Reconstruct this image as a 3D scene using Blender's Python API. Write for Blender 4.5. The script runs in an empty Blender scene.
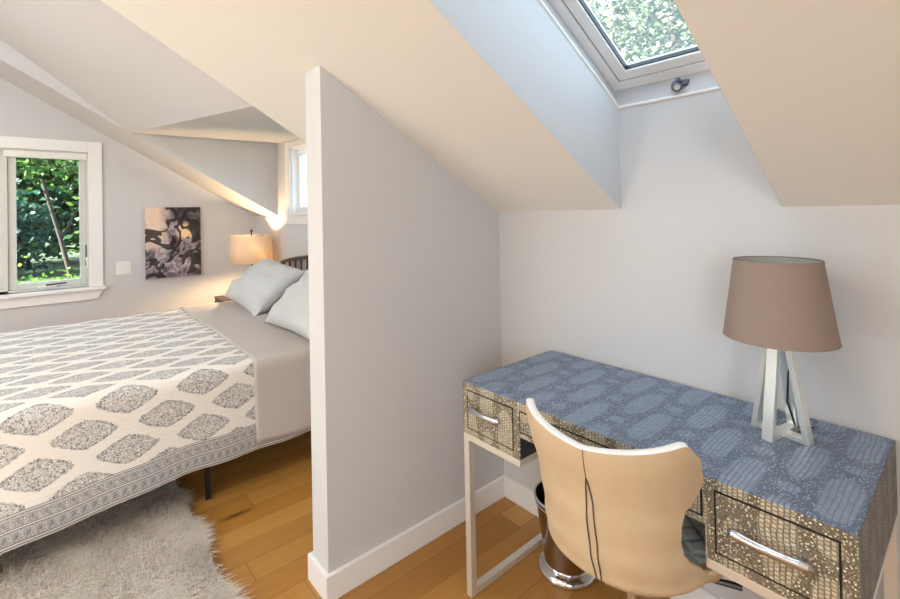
import bpy, math, random
import numpy as np
from mathutils import Vector, Matrix
random.seed(7); rng = np.random.default_rng(7)
C = bpy.context.scene.collection
PI = math.pi
sin, cos = math.sin, math.cos

# ------------------------------------------------------------------ constants of the room
H, T = 1.363, 0.5903            # knee wall height, roof slope
NS = math.hypot(T, 1)
PL, PT = 0.912, 0.127           # partition length, thickness
X1, X2 = 0.639, 1.150           # skylight shaft
HS = 1.752                      # top of the wall in the shaft
GX = -3.599                     # gable wall
DX0, DX1 = -2.919, -0.752       # dormer
XR, YF = 3.0, -4.6              # right wall, wall behind the camera
ZF = 2.95                       # flat ceiling
YS = -(ZF - H) / T
def S(y): return H - T * y

# ------------------------------------------------------------------ helpers
def lin(c):
    return tuple(((v / 12.92) if v <= 0.04045 else ((v + 0.055) / 1.055) ** 2.4) for v in c)
def rgb(r, g, b): return lin((r / 255, g / 255, b / 255)) + (1,)

class MB:
    def __init__(s): s.v = []; s.f = []; s.uv = []
    def add(s, vs, fs):
        n = len(s.v); s.v += [tuple(v) for v in vs]; s.f += [tuple(i + n for i in f) for f in fs]; return s
    def box(s, x0, x1, y0, y1, z0, z1):
        return s.add([(x0,y0,z0),(x1,y0,z0),(x1,y1,z0),(x0,y1,z0),(x0,y0,z1),(x1,y0,z1),(x1,y1,z1),(x0,y1,z1)],
                     [(0,3,2,1),(4,5,6,7),(0,1,5,4),(1,2,6,5),(2,3,7,6),(3,0,4,7)])
    def obox(s, o, a, b, c):
        o, a, b, c = map(Vector, (o, a, b, c))
        vs = [o, o+a, o+a+b, o+b, o+c, o+a+c, o+a+b+c, o+b+c]
        fs = [(0,3,2,1),(4,5,6,7),(0,1,5,4),(1,2,6,5),(2,3,7,6),(3,0,4,7)]
        if a.cross(b).dot(c) < 0: fs = [f[::-1] for f in fs]
        return s.add(vs, fs)
    def prism(s, poly, d):
        d = Vector(d); p = [Vector(q) for q in poly]; n = len(p)
        nrm = sum(((p[i] - p[0]).cross(p[i+1] - p[0]) for i in range(1, n-1)), Vector())
        vs = p + [q + d for q in p]
        fs = [tuple(range(n)), tuple(range(2*n-1, n-1, -1))] + [(i, i+n, (i+1) % n + n, (i+1) % n) for i in range(n)]
        if nrm.dot(d) > 0: fs = [f[::-1] for f in fs]
        return s.add(vs, fs)
    def bar(s, p0, p1, w, h, side):
        p0, p1, side = Vector(p0), Vector(p1), Vector(side)
        d = (p1 - p0).normalized(); side = (side - d * side.dot(d)).normalized(); up = d.cross(side)
        return s.obox(p0 - side*w/2 - up*h/2, side*w, up*h, p1 - p0)
    def tube(s, path, r, n=10, cap=True, closed=False):
        P = [Vector(p) for p in path]; m = len(P)
        R = r if isinstance(r, (list, tuple)) else [r] * m
        ref = None; rings = []
        for i in range(m):
            if closed: d = P[(i+1) % m] - P[i-1]
            else: d = P[min(i+1, m-1)] - P[max(i-1, 0)]
            d.normalize()
            if ref is None: ref = Vector((0,0,1)) if abs(d.z) < .9 else Vector((1,0,0))
            ref = (ref - d * ref.dot(d)).normalized(); b = d.cross(ref)
            rings.append([P[i] + (ref*cos(2*PI*k/n) + b*sin(2*PI*k/n)) * R[i] for k in range(n)])
        vs = [v for q in rings for v in q]; fs = []
        for i in range(m if closed else m-1):
            j = (i+1) % m
            for k in range(n): fs.append((i*n+k, i*n+(k+1) % n, j*n+(k+1) % n, j*n+k))
        if cap and not closed:
            fs.append(tuple(range(n-1, -1, -1))); fs.append(tuple((m-1)*n+k for k in range(n)))
        return s.add(vs, fs)
    def lathe(s, prof, c=(0,0,0), n=40, M=None):
        c = Vector(c); vs = []; fs = []
        for r, z in prof:
            for k in range(n):
                q = Vector((max(r, 1e-5)*cos(2*PI*k/n), max(r, 1e-5)*sin(2*PI*k/n), z))
                vs.append(c + (M @ q if M else q))
        for i in range(len(prof)-1):
            for k in range(n): fs.append((i*n+k, i*n+(k+1) % n, (i+1)*n+(k+1) % n, (i+1)*n+k))
        return s.add(vs, fs)
    def grid(s, fn, nu, nv, flip=False):
        n0 = len(s.v); vs = []; fs = []
        for j in range(nv+1):
            for i in range(nu+1): vs.append(fn(i/nu, j/nv))
        for j in range(nv):
            for i in range(nu):
                a = j*(nu+1)+i; f = (a, a+1, a+nu+2, a+nu+1); fs.append(f[::-1] if flip else f)
        return s.add(vs, fs)
    def build(s, name, mat, parent=None, smooth=None, bevel=0, solid=0, subsurf=0, seg=2):
        me = bpy.data.meshes.new(name); me.from_pydata(s.v, [], s.f); me.validate(); me.update()
        if mat: me.materials.append(mat)
        o = bpy.data.objects.new(name, me); C.objects.link(o)
        if smooth is not None:
            me.polygons.foreach_set('use_smooth', [True] * len(me.polygons))
            me.set_sharp_from_angle(angle=math.radians(smooth))
        if solid:
            m = o.modifiers.new('thick', 'SOLIDIFY'); m.thickness = abs(solid); m.offset = -1 if solid > 0 else 1
        if bevel:
            m = o.modifiers.new('bev', 'BEVEL'); m.width = bevel; m.segments = seg; m.limit_method = 'ANGLE'; m.angle_limit = math.radians(40)
            m.harden_normals = False
            if smooth is None:
                pass
        if subsurf:
            m = o.modifiers.new('sub', 'SUBSURF'); m.levels = subsurf; m.render_levels = subsurf
        if parent is not None:
            o.parent = parent
            o.matrix_parent_inverse = wm(parent).inverted()
        return o
def wm(o):
    m = Matrix.LocRotScale(o.location, o.rotation_euler, o.scale)
    if o.parent: return wm(o.parent) @ o.matrix_parent_inverse @ m
    return m
def empty(name, loc, rz=0):
    o = bpy.data.objects.new(name, None); C.objects.link(o); o.location = loc; o.rotation_euler = (0, 0, rz)
    o.empty_display_size = .1
    return o
def tag(o, label, cat, group=None):
    o['label'] = label; o['category'] = cat
    if group: o['group'] = group
    return o
def struct(o, label=None, cat=None):
    o['kind'] = 'structure'
    if label: o['label'] = label
    if cat: o['category'] = cat
    return o

# ------------------------------------------------------------------ material helpers
class N:
    """a tiny expression builder for shader math"""
    def __init__(s, nt, sock): s.nt = nt; s.k = sock
    def _m(s, op, *o, clamp=False):
        n = s.nt.nodes.new('ShaderNodeMath'); n.operation = op; n.use_clamp = clamp
        for i, q in enumerate((s,) + o):
            if isinstance(q, N): s.nt.links.new(q.k, n.inputs[i])
            else: n.inputs[i].default_value = q
        return N(s.nt, n.outputs[0])
    def __add__(s, o): return s._m('ADD', o)
    __radd__ = __add__
    def __sub__(s, o): return s._m('SUBTRACT', o)
    def __rsub__(s, o): return s._m('MULTIPLY', -1.0)._m('ADD', o)
    def __mul__(s, o): return s._m('MULTIPLY', o)
    __rmul__ = __mul__
    def __truediv__(s, o): return s._m('DIVIDE', o)
    def __pow__(s, o): return s._m('POWER', o)
    def floor(s): return s._m('FLOOR')
    def round(s): return s._m('ROUND')
    def abs(s): return s._m('ABSOLUTE')
    def sin(s): return s._m('SINE')
    def mod(s, m): return s._m('FLOORED_MODULO', m)
    def gt(s, o): return s._m('GREATER_THAN', o)
    def lt(s, o): return s._m('LESS_THAN', o)
    def max(s, o): return s._m('MAXIMUM', o)
    def min(s, o): return s._m('MINIMUM', o)
    def sat(s): return s._m('ADD', 0.0, clamp=True)
    def step(s, a, b):   # smooth ramp a -> b
        return ((s - a) / (b - a)).sat()
class Mat:
    def __init__(s, name, rough=.5, metal=0., color=(.8,.8,.8,1), spec=.5):
        s.m = bpy.data.materials.new(name); s.m.use_nodes = True; s.nt = s.m.node_tree
        s.b = s.nt.nodes['Principled BSDF']; s.out = s.nt.nodes['Material Output']
        s.b.inputs['Base Color'].default_value = color; s.b.inputs['Roughness'].default_value = rough
        s.b.inputs['Metallic'].default_value = metal; s.b.inputs['Specular IOR Level'].default_value = spec
    def node(s, t): return s.nt.nodes.new(t)
    def link(s, a, b): s.nt.links.new(a.k if isinstance(a, N) else a, b)
    def coord(s, kind='Object'):
        if not hasattr(s, '_tc'): s._tc = s.node('ShaderNodeTexCoord')
        return s._tc.outputs[kind]
    def xyz(s, sock=None):
        n = s.node('ShaderNodeSeparateXYZ'); s.link(sock or s.coord(), n.inputs[0])
        return [N(s.nt, n.outputs[i]) for i in range(3)]
    def vec(s, x, y, z=0.):
        n = s.node('ShaderNodeCombineXYZ')
        for i, q in enumerate((x, y, z)):
            if isinstance(q, N): s.link(q, n.inputs[i])
            else: n.inputs[i].default_value = q
        return n.outputs[0]
    def noise(s, vec=None, scale=5, detail=2, rough=.5, dist=0., out='Fac'):
        n = s.node('ShaderNodeTexNoise'); s.link(vec or s.coord(), n.inputs['Vector'])
        n.inputs['Scale'].default_value = scale; n.inputs['Detail'].default_value = detail
        n.inputs['Roughness'].default_value = rough; n.inputs['Distortion'].default_value = dist
        return N(s.nt, n.outputs[out])
    def voro(s, vec=None, scale=5, feature='F1', out='Distance', rand=1.):
        n = s.node('ShaderNodeTexVoronoi'); n.feature = feature; s.link(vec or s.coord(), n.inputs['Vector'])
        n.inputs['Scale'].default_value = scale; n.inputs['Randomness'].default_value = rand
        return N(s.nt, n.outputs[out])
    def white(s, vec):
        n = s.node('ShaderNodeTexWhiteNoise'); n.noise_dimensions = '3D'; s.link(vec, n.inputs['Vector'])
        return N(s.nt, n.outputs['Value'])
    def mix(s, f, a, b):
        n = s.node('ShaderNodeMix'); n.data_type = 'RGBA'
        if isinstance(f, N): s.link(f, n.inputs[0])
        else: n.inputs[0].default_value = f
        for q, i in ((a, 6), (b, 7)):
            if isinstance(q, tuple): n.inputs[i].default_value = q
            else: s.link(q, n.inputs[i])
        return n.outputs[2]
    def ramp(s, f, stops):
        n = s.node('ShaderNodeValToRGB'); s.link(f, n.inputs[0]); e = n.color_ramp.elements
        while len(e) < len(stops): e.new(.5)
        for q, (p, c) in zip(e, stops): q.position = p; q.color = c
        return n.outputs[0]
    def color(s, sock): s.link(sock, s.b.inputs['Base Color']); return s
    def bump(s, h, strength=.3, dist=.01):
        n = s.node('ShaderNodeBump'); s.link(h, n.inputs['Height']); n.inputs['Strength'].default_value = strength
        n.inputs['Distance'].default_value = dist; s.link(n.outputs[0], s.b.inputs['Normal']); return s

def plain(name, col, rough=.5, metal=0., bump=0., scale=60, var=.04, spec=.5):
    m = Mat(name, rough, metal, col, spec)
    n = m.noise(scale=scale, detail=3)
    lo = tuple(c * (1 - var) for c in col[:3]) + (1,); hi = tuple(min(1, c * (1 + var)) for c in col[:3]) + (1,)
    m.color(m.mix(n, lo, hi))
    if bump: m.bump(n, bump, .002)
    return m.m

M = {}
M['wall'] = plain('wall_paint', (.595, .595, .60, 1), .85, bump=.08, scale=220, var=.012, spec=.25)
M['ceil'] = plain('ceiling_paint_warm_lit', (.80, .785, .74, 1), .85, bump=.06, scale=220, var=.012, spec=.25)  # lighter and warmer than the walls: warm light is put into this tone
M['trim'] = plain('trim_white', (.82, .81, .80, 1), .4, var=.01, scale=30)
M['bead'] = plain('bead_white', (.86, .85, .82, 1), .5, var=.01)
M['vinyl'] = plain('window_white', (.92, .93, .94, 1), .3, var=.01)
M['sash'] = plain('sash_paint', (.62, .62, .57, 1), .4, var=.02)
M['blind'] = plain('blind_white', (.8, .79, .76, 1), .5, var=.02)
M['silver'] = plain('brushed_silver', (.78, .75, .69, 1), .42, .65, bump=.03, scale=300, var=.05)
M['chrome'] = plain('polished_chrome', (.75, .75, .77, 1), .1, 1., var=.01)
M['nickel'] = plain('handle_nickel', (.62, .62, .66, 1), .16, 1., var=.02)
M['can'] = plain('smoked_steel', (.42, .36, .32, 1), .13, 1., var=.02)
M['canin'] = plain('can_inside', (.03, .028, .027, 1), .5, .6, var=.1)
M['lampsteel'] = plain('lamp_brushed_steel', (.82, .84, .81, 1), .3, .72, bump=.04, scale=250, var=.06)
M['shade'] = plain('shade_taupe', (.29, .225, .19, 1), .8, bump=.1, scale=500, var=.05, spec=.2)
M['shadein'] = plain('shade_lining', (.42, .44, .42, 1), .7, var=.02)
M['darkmetal'] = plain('dark_metal', (.035, .032, .034, 1), .42, .6, var=.1)
M['iron'] = plain('dark_bronze', (.05, .033, .026, 1), .4, .4, var=.15)
M['black'] = plain('black_plastic', (.012, .012, .013, 1), .35, var=.1)
M['inlay'] = plain('black_inlay', (.008, .007, .007, 1), .5, var=.1)
M['darkwood'] = plain('dark_stained_wood', (.06, .035, .024, 1), .45, bump=.1, scale=40, var=.25)
M['pillow'] = plain('pillow_cotton', (.56, .565, .56, 1), .9, bump=.12, scale=180, var=.03, spec=.15)
M['sheet'] = plain('sheet_taupe', (.52, .47, .44, 1), .85, bump=.1, scale=160, var=.03, spec=.2)
M['mattress'] = plain('mattress_ticking', (.6, .58, .56, 1), .9, var=.03)
M['tan'] = None
M['binding'] = plain('skylit_binding', (.82, .82, .80, 1), .6, var=.02)  # skylight falling on the chair's top edge, put into the colour as white
M['seam'] = plain('dark_seam', (.10, .075, .05, 1), .7, var=.1)
M['switch'] = plain('switch_white', (.80, .79, .76, 1), .35, var=.01)
M['hook'] = plain('hook_grey', (.16, .17, .2, 1), .4, .6, var=.08)
M['bulb'] = plain('bulb_glass', (.8, .8, .78, 1), .3, var=.01)
M['rugback'] = plain('rug_backing', (.6, .56, .52, 1), .95, var=.06)
M['ceramic'] = plain('lamp_base_grey', (.22, .21, .20, 1), .3, var=.05)

def mk_tan():
    m = Mat('tan_leather', .55, 0, (.6, .45, .29, 1), .35)
    n = m.noise(scale=9, detail=4, rough=.6); n2 = m.noise(scale=350, detail=2)
    m.color(m.mix(n, (.50, .37, .225, 1), (.67, .53, .36, 1))); m.bump(n2, .12, .001)
    return m.m
M['tan'] = mk_tan()
def mk_quilted():
    m = Mat('quilted_leather_skylit', .42, 0, (.5, .56, .60, 1), .5)  # blue-grey holds the cool skylight on the seat
    x, y, z = m.xyz()
    u = x * 1.0 + z * .9; v = y * 1.0 + z * .4
    a = ((u + v) / .075).mod(1.) - .5; b = ((u - v) / .075).mod(1.) - .5
    d = (0.5 - a.abs()).min(0.5 - b.abs())
    hgt = d.step(0, .22)
    m.color(m.mix(hgt, (.44, .52, .58, 1), (.64, .70, .74, 1))); m.bump(hgt, .6, .008)
    return m.m
M['quilted'] = mk_quilted()

def mk_glass(name='window_glass', refl=.018, haze=0.):
    m = bpy.data.materials.new(name); m.use_nodes = True; nt = m.node_tree; nt.nodes.clear()
    o = nt.nodes.new('ShaderNodeOutputMaterial'); t = nt.nodes.new('ShaderNodeBsdfTransparent'); t.inputs[0].default_value = (.95, .97, .96, 1)
    g = nt.nodes.new('ShaderNodeBsdfGlossy'); g.inputs['Roughness'].default_value = .02; g.inputs[0].default_value = (1, 1, 1, 1)
    x = nt.nodes.new('ShaderNodeMixShader')
    x.inputs[0].default_value = refl; nt.links.new(t.outputs[0], x.inputs[1]); nt.links.new(g.outputs[0], x.inputs[2]); nt.links.new(x.outputs[0], o.inputs[0])
    if haze:
        tr = nt.nodes.new('ShaderNodeBsdfTranslucent'); tr.inputs[0].default_value = (.9, .93, .92, 1)
        y = nt.nodes.new('ShaderNodeMixShader'); y.inputs[0].default_value = haze
        nt.links.new(x.outputs[0], y.inputs[1]); nt.links.new(tr.outputs[0], y.inputs[2]); nt.links.new(y.outputs[0], o.inputs[0])
    return m
M['glass'] = mk_glass()
M['hazyglass'] = mk_glass('hazy_skylight_glass', .03, .055)  # milky white share stands for the haze of reflections in the pane

def mk_floor():
    m = Mat('honey_plank_floor', .32, 0, spec=.5)
    x, y, z = m.xyz()
    w, L = .118, 1.35
    i = ((x + .03) / w).floor(); fx = ((x + .03) / w).mod(1.)
    r1 = m.white(m.vec(i, 3.7, 1.2)); yy = y / L + r1 * 3.1
    j = yy.floor(); fy = yy.mod(1.)
    r = m.white(m.vec(i, j, 5.))
    base = m.ramp(r, [(0, (.34, .155, .028, 1)), (.35, (.43, .21, .045, 1)), (.7, (.52, .275, .07, 1)), (1, (.40, .18, .034, 1))])
    g = m.noise(m.vec(x * 34 + r * 40, y * 2.2 + r * 17, r * 9), scale=1, detail=5, rough=.6, dist=.6)
    base = m.mix(g.step(.35, .75) * .55, base, m.mix(.5, base, (.22, .075, .014, 1)))
    k = m.voro(m.vec(x * 7 + r * 3, y * 1.5 + r * 8, r * 30), scale=1.0)
    kn = (.16 - k).step(0, .11) * r.gt(.35)
    base = m.mix(kn * .8, base, (.085, .028, .008, 1))
    gap = fx.min(1. - fx).lt(.014).max(fy.min(1. - fy).lt(.0016))
    m.color(m.mix(gap * .5, base, (.07, .03, .01, 1)))
    m.bump(1. - gap + g * .12, .25, .002)
    return m.m
M['floor'] = mk_floor()

def mk_croc(name, vert, dark, light, metal, rough, PIT=.5):
    m = Mat(name, rough, metal)
    x, y, z = m.xyz()
    if vert == 'side': u, v = y + .31, z * -1.0 + .232
    elif vert == 'front': u, v = x, (z - .762) * 1.0 - .53
    else: u, v = x, y
    u = u + (m.noise(scale=14, detail=1) - .5) * .012; v = v + (m.noise(m.vec(z, x, y), scale=12, detail=1) - .5) * .014
    cw, per = .083, .31
    c = ((u - 1.258) / cw).round(); lx = u - 1.258 - c * cw
    ly = (v + .445 - c * .18 + per / 2).mod(per) - per / 2
    small = (lx / .024) ** 2.0 + (ly / .021) ** 2.0
    lb = per / 2 - ly.abs()
    big = (lx / .0345).abs() ** 2.4 + (lb / .100).abs() ** 2.6
    inb = (1.15 - big).step(0, .35); ins = (1.1 - small).step(0, .4)
    oval = inb.max(ins)
    # scales in the ovals: rows of little rectangles, elsewhere: pebbles
    rc = (lx / .0105).floor(); rn = m.white(m.vec(rc, ((v / .0085 + rc * .5)).floor(), c))
    sx = ((lx / .0105).mod(1.) - .5).abs(); sy = ((v / .0085 + rc * .5).mod(1.) - .5).abs()
    rect = (.5 - sx).step(0, .22).min((.5 - sy).step(.0, .2))
    peb = m.voro(m.vec(u, v, 0), scale=150, feature='DISTANCE_TO_EDGE').step(.0, .22)
    oe = oval.gt(.5)
    hgt = rect * oe + peb * (1. - oe) * .8
    n = m.noise(scale=300, detail=2)
    lum = (oval * .50 + .12 + n * .2 + (rn - .5) * oe * .35).sat()
    base = m.mix(lum, dark, light)
    base = m.mix((1. - hgt) * PIT, base, tuple(q * .5 for q in dark[:3]) + (1,))
    glint = m.voro(m.vec(u, v, 0), scale=150).lt(.28) * (1. - oe)
    base = m.mix(glint * .8, base, tuple(min(1, q * 1.45) for q in light[:3]) + (1,))  # glints on the pebbles painted in as bright dots
    m.color(base); m.bump(hgt + oval * .6, .8, .003)
    return m.m
M['croctop'] = mk_croc('croc_top_skylit', 'top', (.15, .20, .30, 1), (.40, .50, .66, 1), .3, .33, .5)  # blue of the reflected skylight put into the top's colour
M['crocfront'] = mk_croc('croc_front_warmlit', 'front', (.26, .21, .14, 1), (.82, .75, .58, 1), .35, .38, .75)  # same croc, with the warm room's reflection in the colour
M['crocside'] = mk_croc('croc_side_shaded', 'side', (.12, .105, .085, 1), (.30, .275, .235, 1), .35, .40)  # same croc again, a darker copy for the shaded sides
M['navy'] = plain('pedestal_inner_shade', (.03, .034, .045, 1), .5, var=.1)  # shadow on the pedestals' inner sides, painted as a dark colour

def mk_quilt():
    m = Mat('medallion_quilt', .9, 0, spec=.15)
    uvn = m.node('ShaderNodeUVMap'); uvn.uv_map = 'UVMap'
    y, w, _ = m.xyz(uvn.outputs[0])
    hm = m.node('ShaderNodeUVMap'); hm.uv_map = 'Hem'
    hb, _, _ = m.xyz(hm.outputs[0])
    p2 = m.vec(y, w, 0)
    jag = (m.noise(p2, scale=70, detail=2) - .5) * .32
    def lat(w0, y0):
        lw = (w - w0 + .107).mod(.214) - .107
        ly = (y - y0 + .1475).mod(.295) - .1475
        e = (lw.abs() / .063) ** 1.35 + (ly.abs() / .116) ** 1.2
        return e + jag, lw, ly
    e1, lw1, ly1 = lat(.478, -.96); e2, lw2, ly2 = lat(.585, -1.1075)
    e = e1.min(e2)
    inside = (1. - e).step(0, .05)
    n1 = m.noise(p2, scale=70, detail=2, rough=.6, dist=2.4)
    sc = (n1 - .5).abs().step(.02, .05)                       # thin scroll lines
    n2 = m.voro(p2, scale=85).step(.24, .36)
    ink = ((1. - sc) * 1.05).max((1. - n2) * .8)
    ring = (e - .86).abs().lt(.06) * .18
    ink = (ink * .80 + ring + .08).sat() * inside
    # border bands above the hem
    inb = hb.lt(.128)
    def line(a, t=.0022): return (hb - a).abs().lt(t)
    lines = line(.008).max(line(.018)).max(line(.064)).max(line(.072)).max(line(.118)).max(line(.126))
    def band(a, b, per):
        t = (hb - a) / (b - a)
        q = (y / per * 2 * PI).sin() * .5 + .5
        n3 = (m.noise(m.vec((y / per).mod(1.) * .05, hb, 0), scale=130, detail=2, dist=2.) - .5).abs().step(.02, .09)
        return t.gt(0.) * t.lt(1.) * ((1. - n3) * .85 + q * (1. - (t - .5).abs() * 2.) * .3 + .12)
    b = band(.02, .062, .034).max(band(.074, .116, .041))
    bi = (lines * .8).max(b).sat() * inb
    ink = ink * (1. - inb) + bi
    cream = (.80, .765, .715, 1)
    m.color(m.mix(ink, cream, (.075, .085, .12, 1)))
    st = m.noise(p2, scale=38, detail=2)
    rows = ((w / .022).mod(1.) - .5).abs()
    m.bump(st * .7 + rows * .6, .35, .006)
    return m.m
M['quilt'] = mk_quilt()

def mk_leaf(name, a, b, c):
    m = Mat(name, .5, 0, spec=.3)
    g = m.node('ShaderNodeNewGeometry')
    r = N(m.nt, g.outputs['Random Per Island'])
    col = m.ramp(r, [(0, a), (.5, b), (1, c)]); m.color(col)
    t = m.node('ShaderNodeBsdfTranslucent'); m.link(col, t.inputs[0])
    x = m.node('ShaderNodeMixShader'); x.inputs[0].default_value = .4
    m.link(m.b.outputs[0], x.inputs[1]); m.link(t.outputs[0], x.inputs[2]); m.link(x.outputs[0], m.out.inputs[0])
    return m.m
M['leaf'] = mk_leaf('summer_leaves', (.007, .03, .009, 1), (.02, .075, .016, 1), (.10, .19, .03, 1))
M['leafblue'] = mk_leaf('bluish_leaves', (.006, .028, .022, 1), (.014, .06, .045, 1), (.04, .12, .08, 1))
M['leafpale'] = mk_leaf('pale_leaves', (.02, .034, .022, 1), (.055, .085, .05, 1), (.19, .22, .125, 1))
M['bark'] = plain('bark', (.025, .018, .014, 1), .9, bump=.5, scale=20, var=.3)
M['lawn'] = plain('lawn', (.013, .036, .007, 1), .95, bump=.4, scale=3, var=.45)
def mk_fur():
    m = Mat('cream_fur', .75, 0, spec=.2)
    g = m.node('ShaderNodeNewGeometry'); r = N(m.nt, g.outputs['Random Per Island'])
    col = m.ramp(r, [(0, (.72, .66, .60, 1)), (.5, (.90, .86, .81, 1)), (1, (.96, .94, .90, 1))]); m.color(col)
    t = m.node('ShaderNodeBsdfTranslucent'); m.link(col, t.inputs[0])
    x = m.node('ShaderNodeMixShader'); x.inputs[0].default_value = .5
    m.link(m.b.outputs[0], x.inputs[1]); m.link(t.outputs[0], x.inputs[2]); m.link(x.outputs[0], m.out.inputs[0])
    return m.m
M['fur'] = mk_fur()
def mk_lit_shade():
    m = Mat('linen_shade', .9, 0, (.85, .76, .62, 1), .1)
    t = m.node('ShaderNodeBsdfTranslucent'); t.inputs[0].default_value = (.88, .74, .52, 1)
    x = m.node('ShaderNodeMixShader'); x.inputs[0].default_value = .45
    m.link(m.b.outputs[0], x.inputs[1]); m.link(t.outputs[0], x.inputs[2]); m.link(x.outputs[0], m.out.inputs[0])
    return m.m
M['litshade'] = mk_lit_shade()
def mk_glow(name, col, s):
    m = Mat(name); m.b.inputs['Emission Color'].default_value = col; m.b.inputs['Emission Strength'].default_value = s; return m.m
M['glow'] = mk_glow('lit_bulb', (1, .66, .34, 1), 1000)
def mk_painting():
    m = Mat('abstract_painting', .6, 0, spec=.3)
    x, y, z = m.xyz()
    p = m.vec(y, z, 0)
    n = m.noise(p, scale=7, detail=5, rough=.65, dist=1.2); n2 = m.noise(p, scale=4, detail=2, dist=.5); n3 = m.noise(p, scale=26, detail=4, rough=.7)
    t = (z - .795) / .67; s = (y + .997) / .464
    base = m.ramp((((n * .7 + n3 * .35) - .5) * 1.7 + .46).sat(), [(.30, (.035, .028, .035, 1)), (.42, (.14, .11, .14, 1)), (.52, (.30, .26, .31, 1)), (.66, (.52, .48, .50, 1)), (.8, (.70, .62, .56, 1))])
    topd = t.step(.62, .95) * s.step(.3, .5)
    base = m.mix(topd * (n3.step(.3, .6) * .3 + .6), base, (.03, .02, .022, 1))
    lft = (1. - s.step(.22, .45)) * t.step(.35, .55)
    base = m.mix(lft * n.step(.22, .42), base, (.80, .62, .48, 1))
    hot = (1. - (((s - .72) / .2) ** 2. + ((t - .66) / .14) ** 2.)).step(0, .6)
    base = m.mix(hot * n.step(.3, .55), base, (.82, .60, .33, 1))
    brn = (1. - (((s - .52) / .10) ** 2. + ((t - .48) / .13) ** 2.)).step(0, .5)
    base = m.mix(brn * .85, base, (.10, .03, .015, 1))
    strk = (n2 - .5).abs().lt(.034)
    base = m.mix(strk * .92, base, (.012, .010, .012, 1))
    m.color(base); m.bump(n3, .3, .003)
    return m.m
M['painting'] = mk_painting()

# ================================================================== THE ROOM
W = .15
EZ = Vector((0, 0, .0006))
def wallpiece(name, polys, d, mat, **k):
    mb = MB()
    for p in polys: mb.prism(p, d)
    return struct(mb.build(name, mat, **k))

struct(MB().box(GX - .2, XR + .2, YF - .2, .2, -.12, 0).build('floor', M['floor']))
# eave wall: knee wall, dormer front with its window, wall running up into the skylight shaft
WD = (-2.567, -.95, 1.395, 1.975)          # dormer window opening x0 x1 z0 z1
pa = Vector((DX0, -1.171, S(-1.171))); pb = Vector((DX1, -.905, S(-.905)))
zc = 2.066
gx = ((pb.z - pa.z) - (zc - pa.z) / 1.171 * (pb.y - pa.y)) / (DX1 - DX0)
def zP(x, y): return pa.z + gx * (x - DX0) + (zc - pa.z) / 1.171 * (y + 1.171)
ztop = 2.3
wallpiece('wall_eave', [
    [(GX, 0, 0), (WD[0], 0, 0), (WD[0], 0, ztop), (DX0, 0, ztop), (DX0, 0, H + .001), (GX, 0, H + .001)],
    [(WD[0], 0, 0), (WD[1], 0, 0), (WD[1], 0, WD[2]), (WD[0], 0, WD[2])],
    [(WD[0], 0, WD[3]), (WD[1], 0, WD[3]), (WD[1], 0, ztop), (WD[0], 0, ztop)],
    [(WD[1], 0, 0), (DX1, 0, 0), (DX1, 0, ztop), (WD[1], 0, ztop)],
    [(DX1, 0, 0), (X1, 0, 0), (X1, 0, H), (DX1, 0, H)],
    [(X2, 0, 0), (XR, 0, 0), (XR, 0, H), (X2, 0, H)]], (0, W, 0), M['wall'])
nrm = Vector((0, T, 1)) / NS                 # outward normal of the roof
up_s = Vector((0, -1, T)) / NS               # up the slope
SX0, SX1, SLEN = .606, 1.19, 1.20            # skylight frame opening
def sk(x, s, o): return Vector((x, 0, HS)) + up_s * s + nrm * o
wallpiece('wall_shaft', [[(X1, 0, 0), (X2, 0, 0), (X2, 0, HS), (X1, 0, HS)]], (0, .03, 0), M['wall'])
# gable wall with its window opening
GW = (-2.505, -1.41, .775, 1.954)            # y0 y1 z0 z1
wallpiece('wall_gable', [
    [(GX, YF, 0), (GX, GW[0], 0), (GX, GW[0], S(GW[0])), (GX, YF, S(GW[0]))],
    [(GX, YF, S(GW[0])), (GX, GW[0], S(GW[0])), (GX, YS, ZF), (GX, YF, ZF)],
    [(GX, GW[0], 0), (GX, GW[1], 0), (GX, GW[1], GW[2]), (GX, GW[0], GW[2])],
    [(GX, GW[0], GW[3]), (GX, GW[1], GW[3]), (GX, GW[1], S(GW[1])), (GX, GW[0], S(GW[0]))],
    [(GX, GW[1], 0), (GX, 0, 0), (GX, 0, H), (GX, GW[1], S(GW[1]))]], (-W, 0, 0), M['wall'])
RW = (-4.3, -2.4, .85, 2.1)
wallpiece('wall_right', [
    [(XR, YF, 0), (XR, RW[0], 0), (XR, RW[0], ZF), (XR, YF, ZF)],
    [(XR, RW[0], 0), (XR, RW[1], 0), (XR, RW[1], RW[2]), (XR, RW[0], RW[2])],
    [(XR, RW[0], RW[3]), (XR, RW[1], RW[3]), (XR, RW[1], min(ZF, S(RW[1]))), (XR, YS, ZF), (XR, RW[0], ZF)],
    [(XR, RW[1], 0), (XR, 0, 0), (XR, 0, H), (XR, RW[1], S(RW[1]))]], (W, 0, 0), M['wall'])
BW = (-1.35, .05, .72, 1.50)                  # window behind the camera
wallpiece('wall_front', [
    [(GX, YF, 0), (BW[0], YF, 0), (BW[0], YF, ZF), (GX, YF, ZF)],
    [(BW[1], YF, 0), (XR, YF, 0), (XR, YF, ZF), (BW[1], YF, ZF)],
    [(BW[0], YF, 0), (BW[1], YF, 0), (BW[1], YF, BW[2]), (BW[0], YF, BW[2])],
    [(BW[0], YF, BW[3]), (BW[1], YF, BW[3]), (BW[1], YF, ZF), (BW[0], YF, ZF)]], (0, -W, 0), M['wall'])
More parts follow.
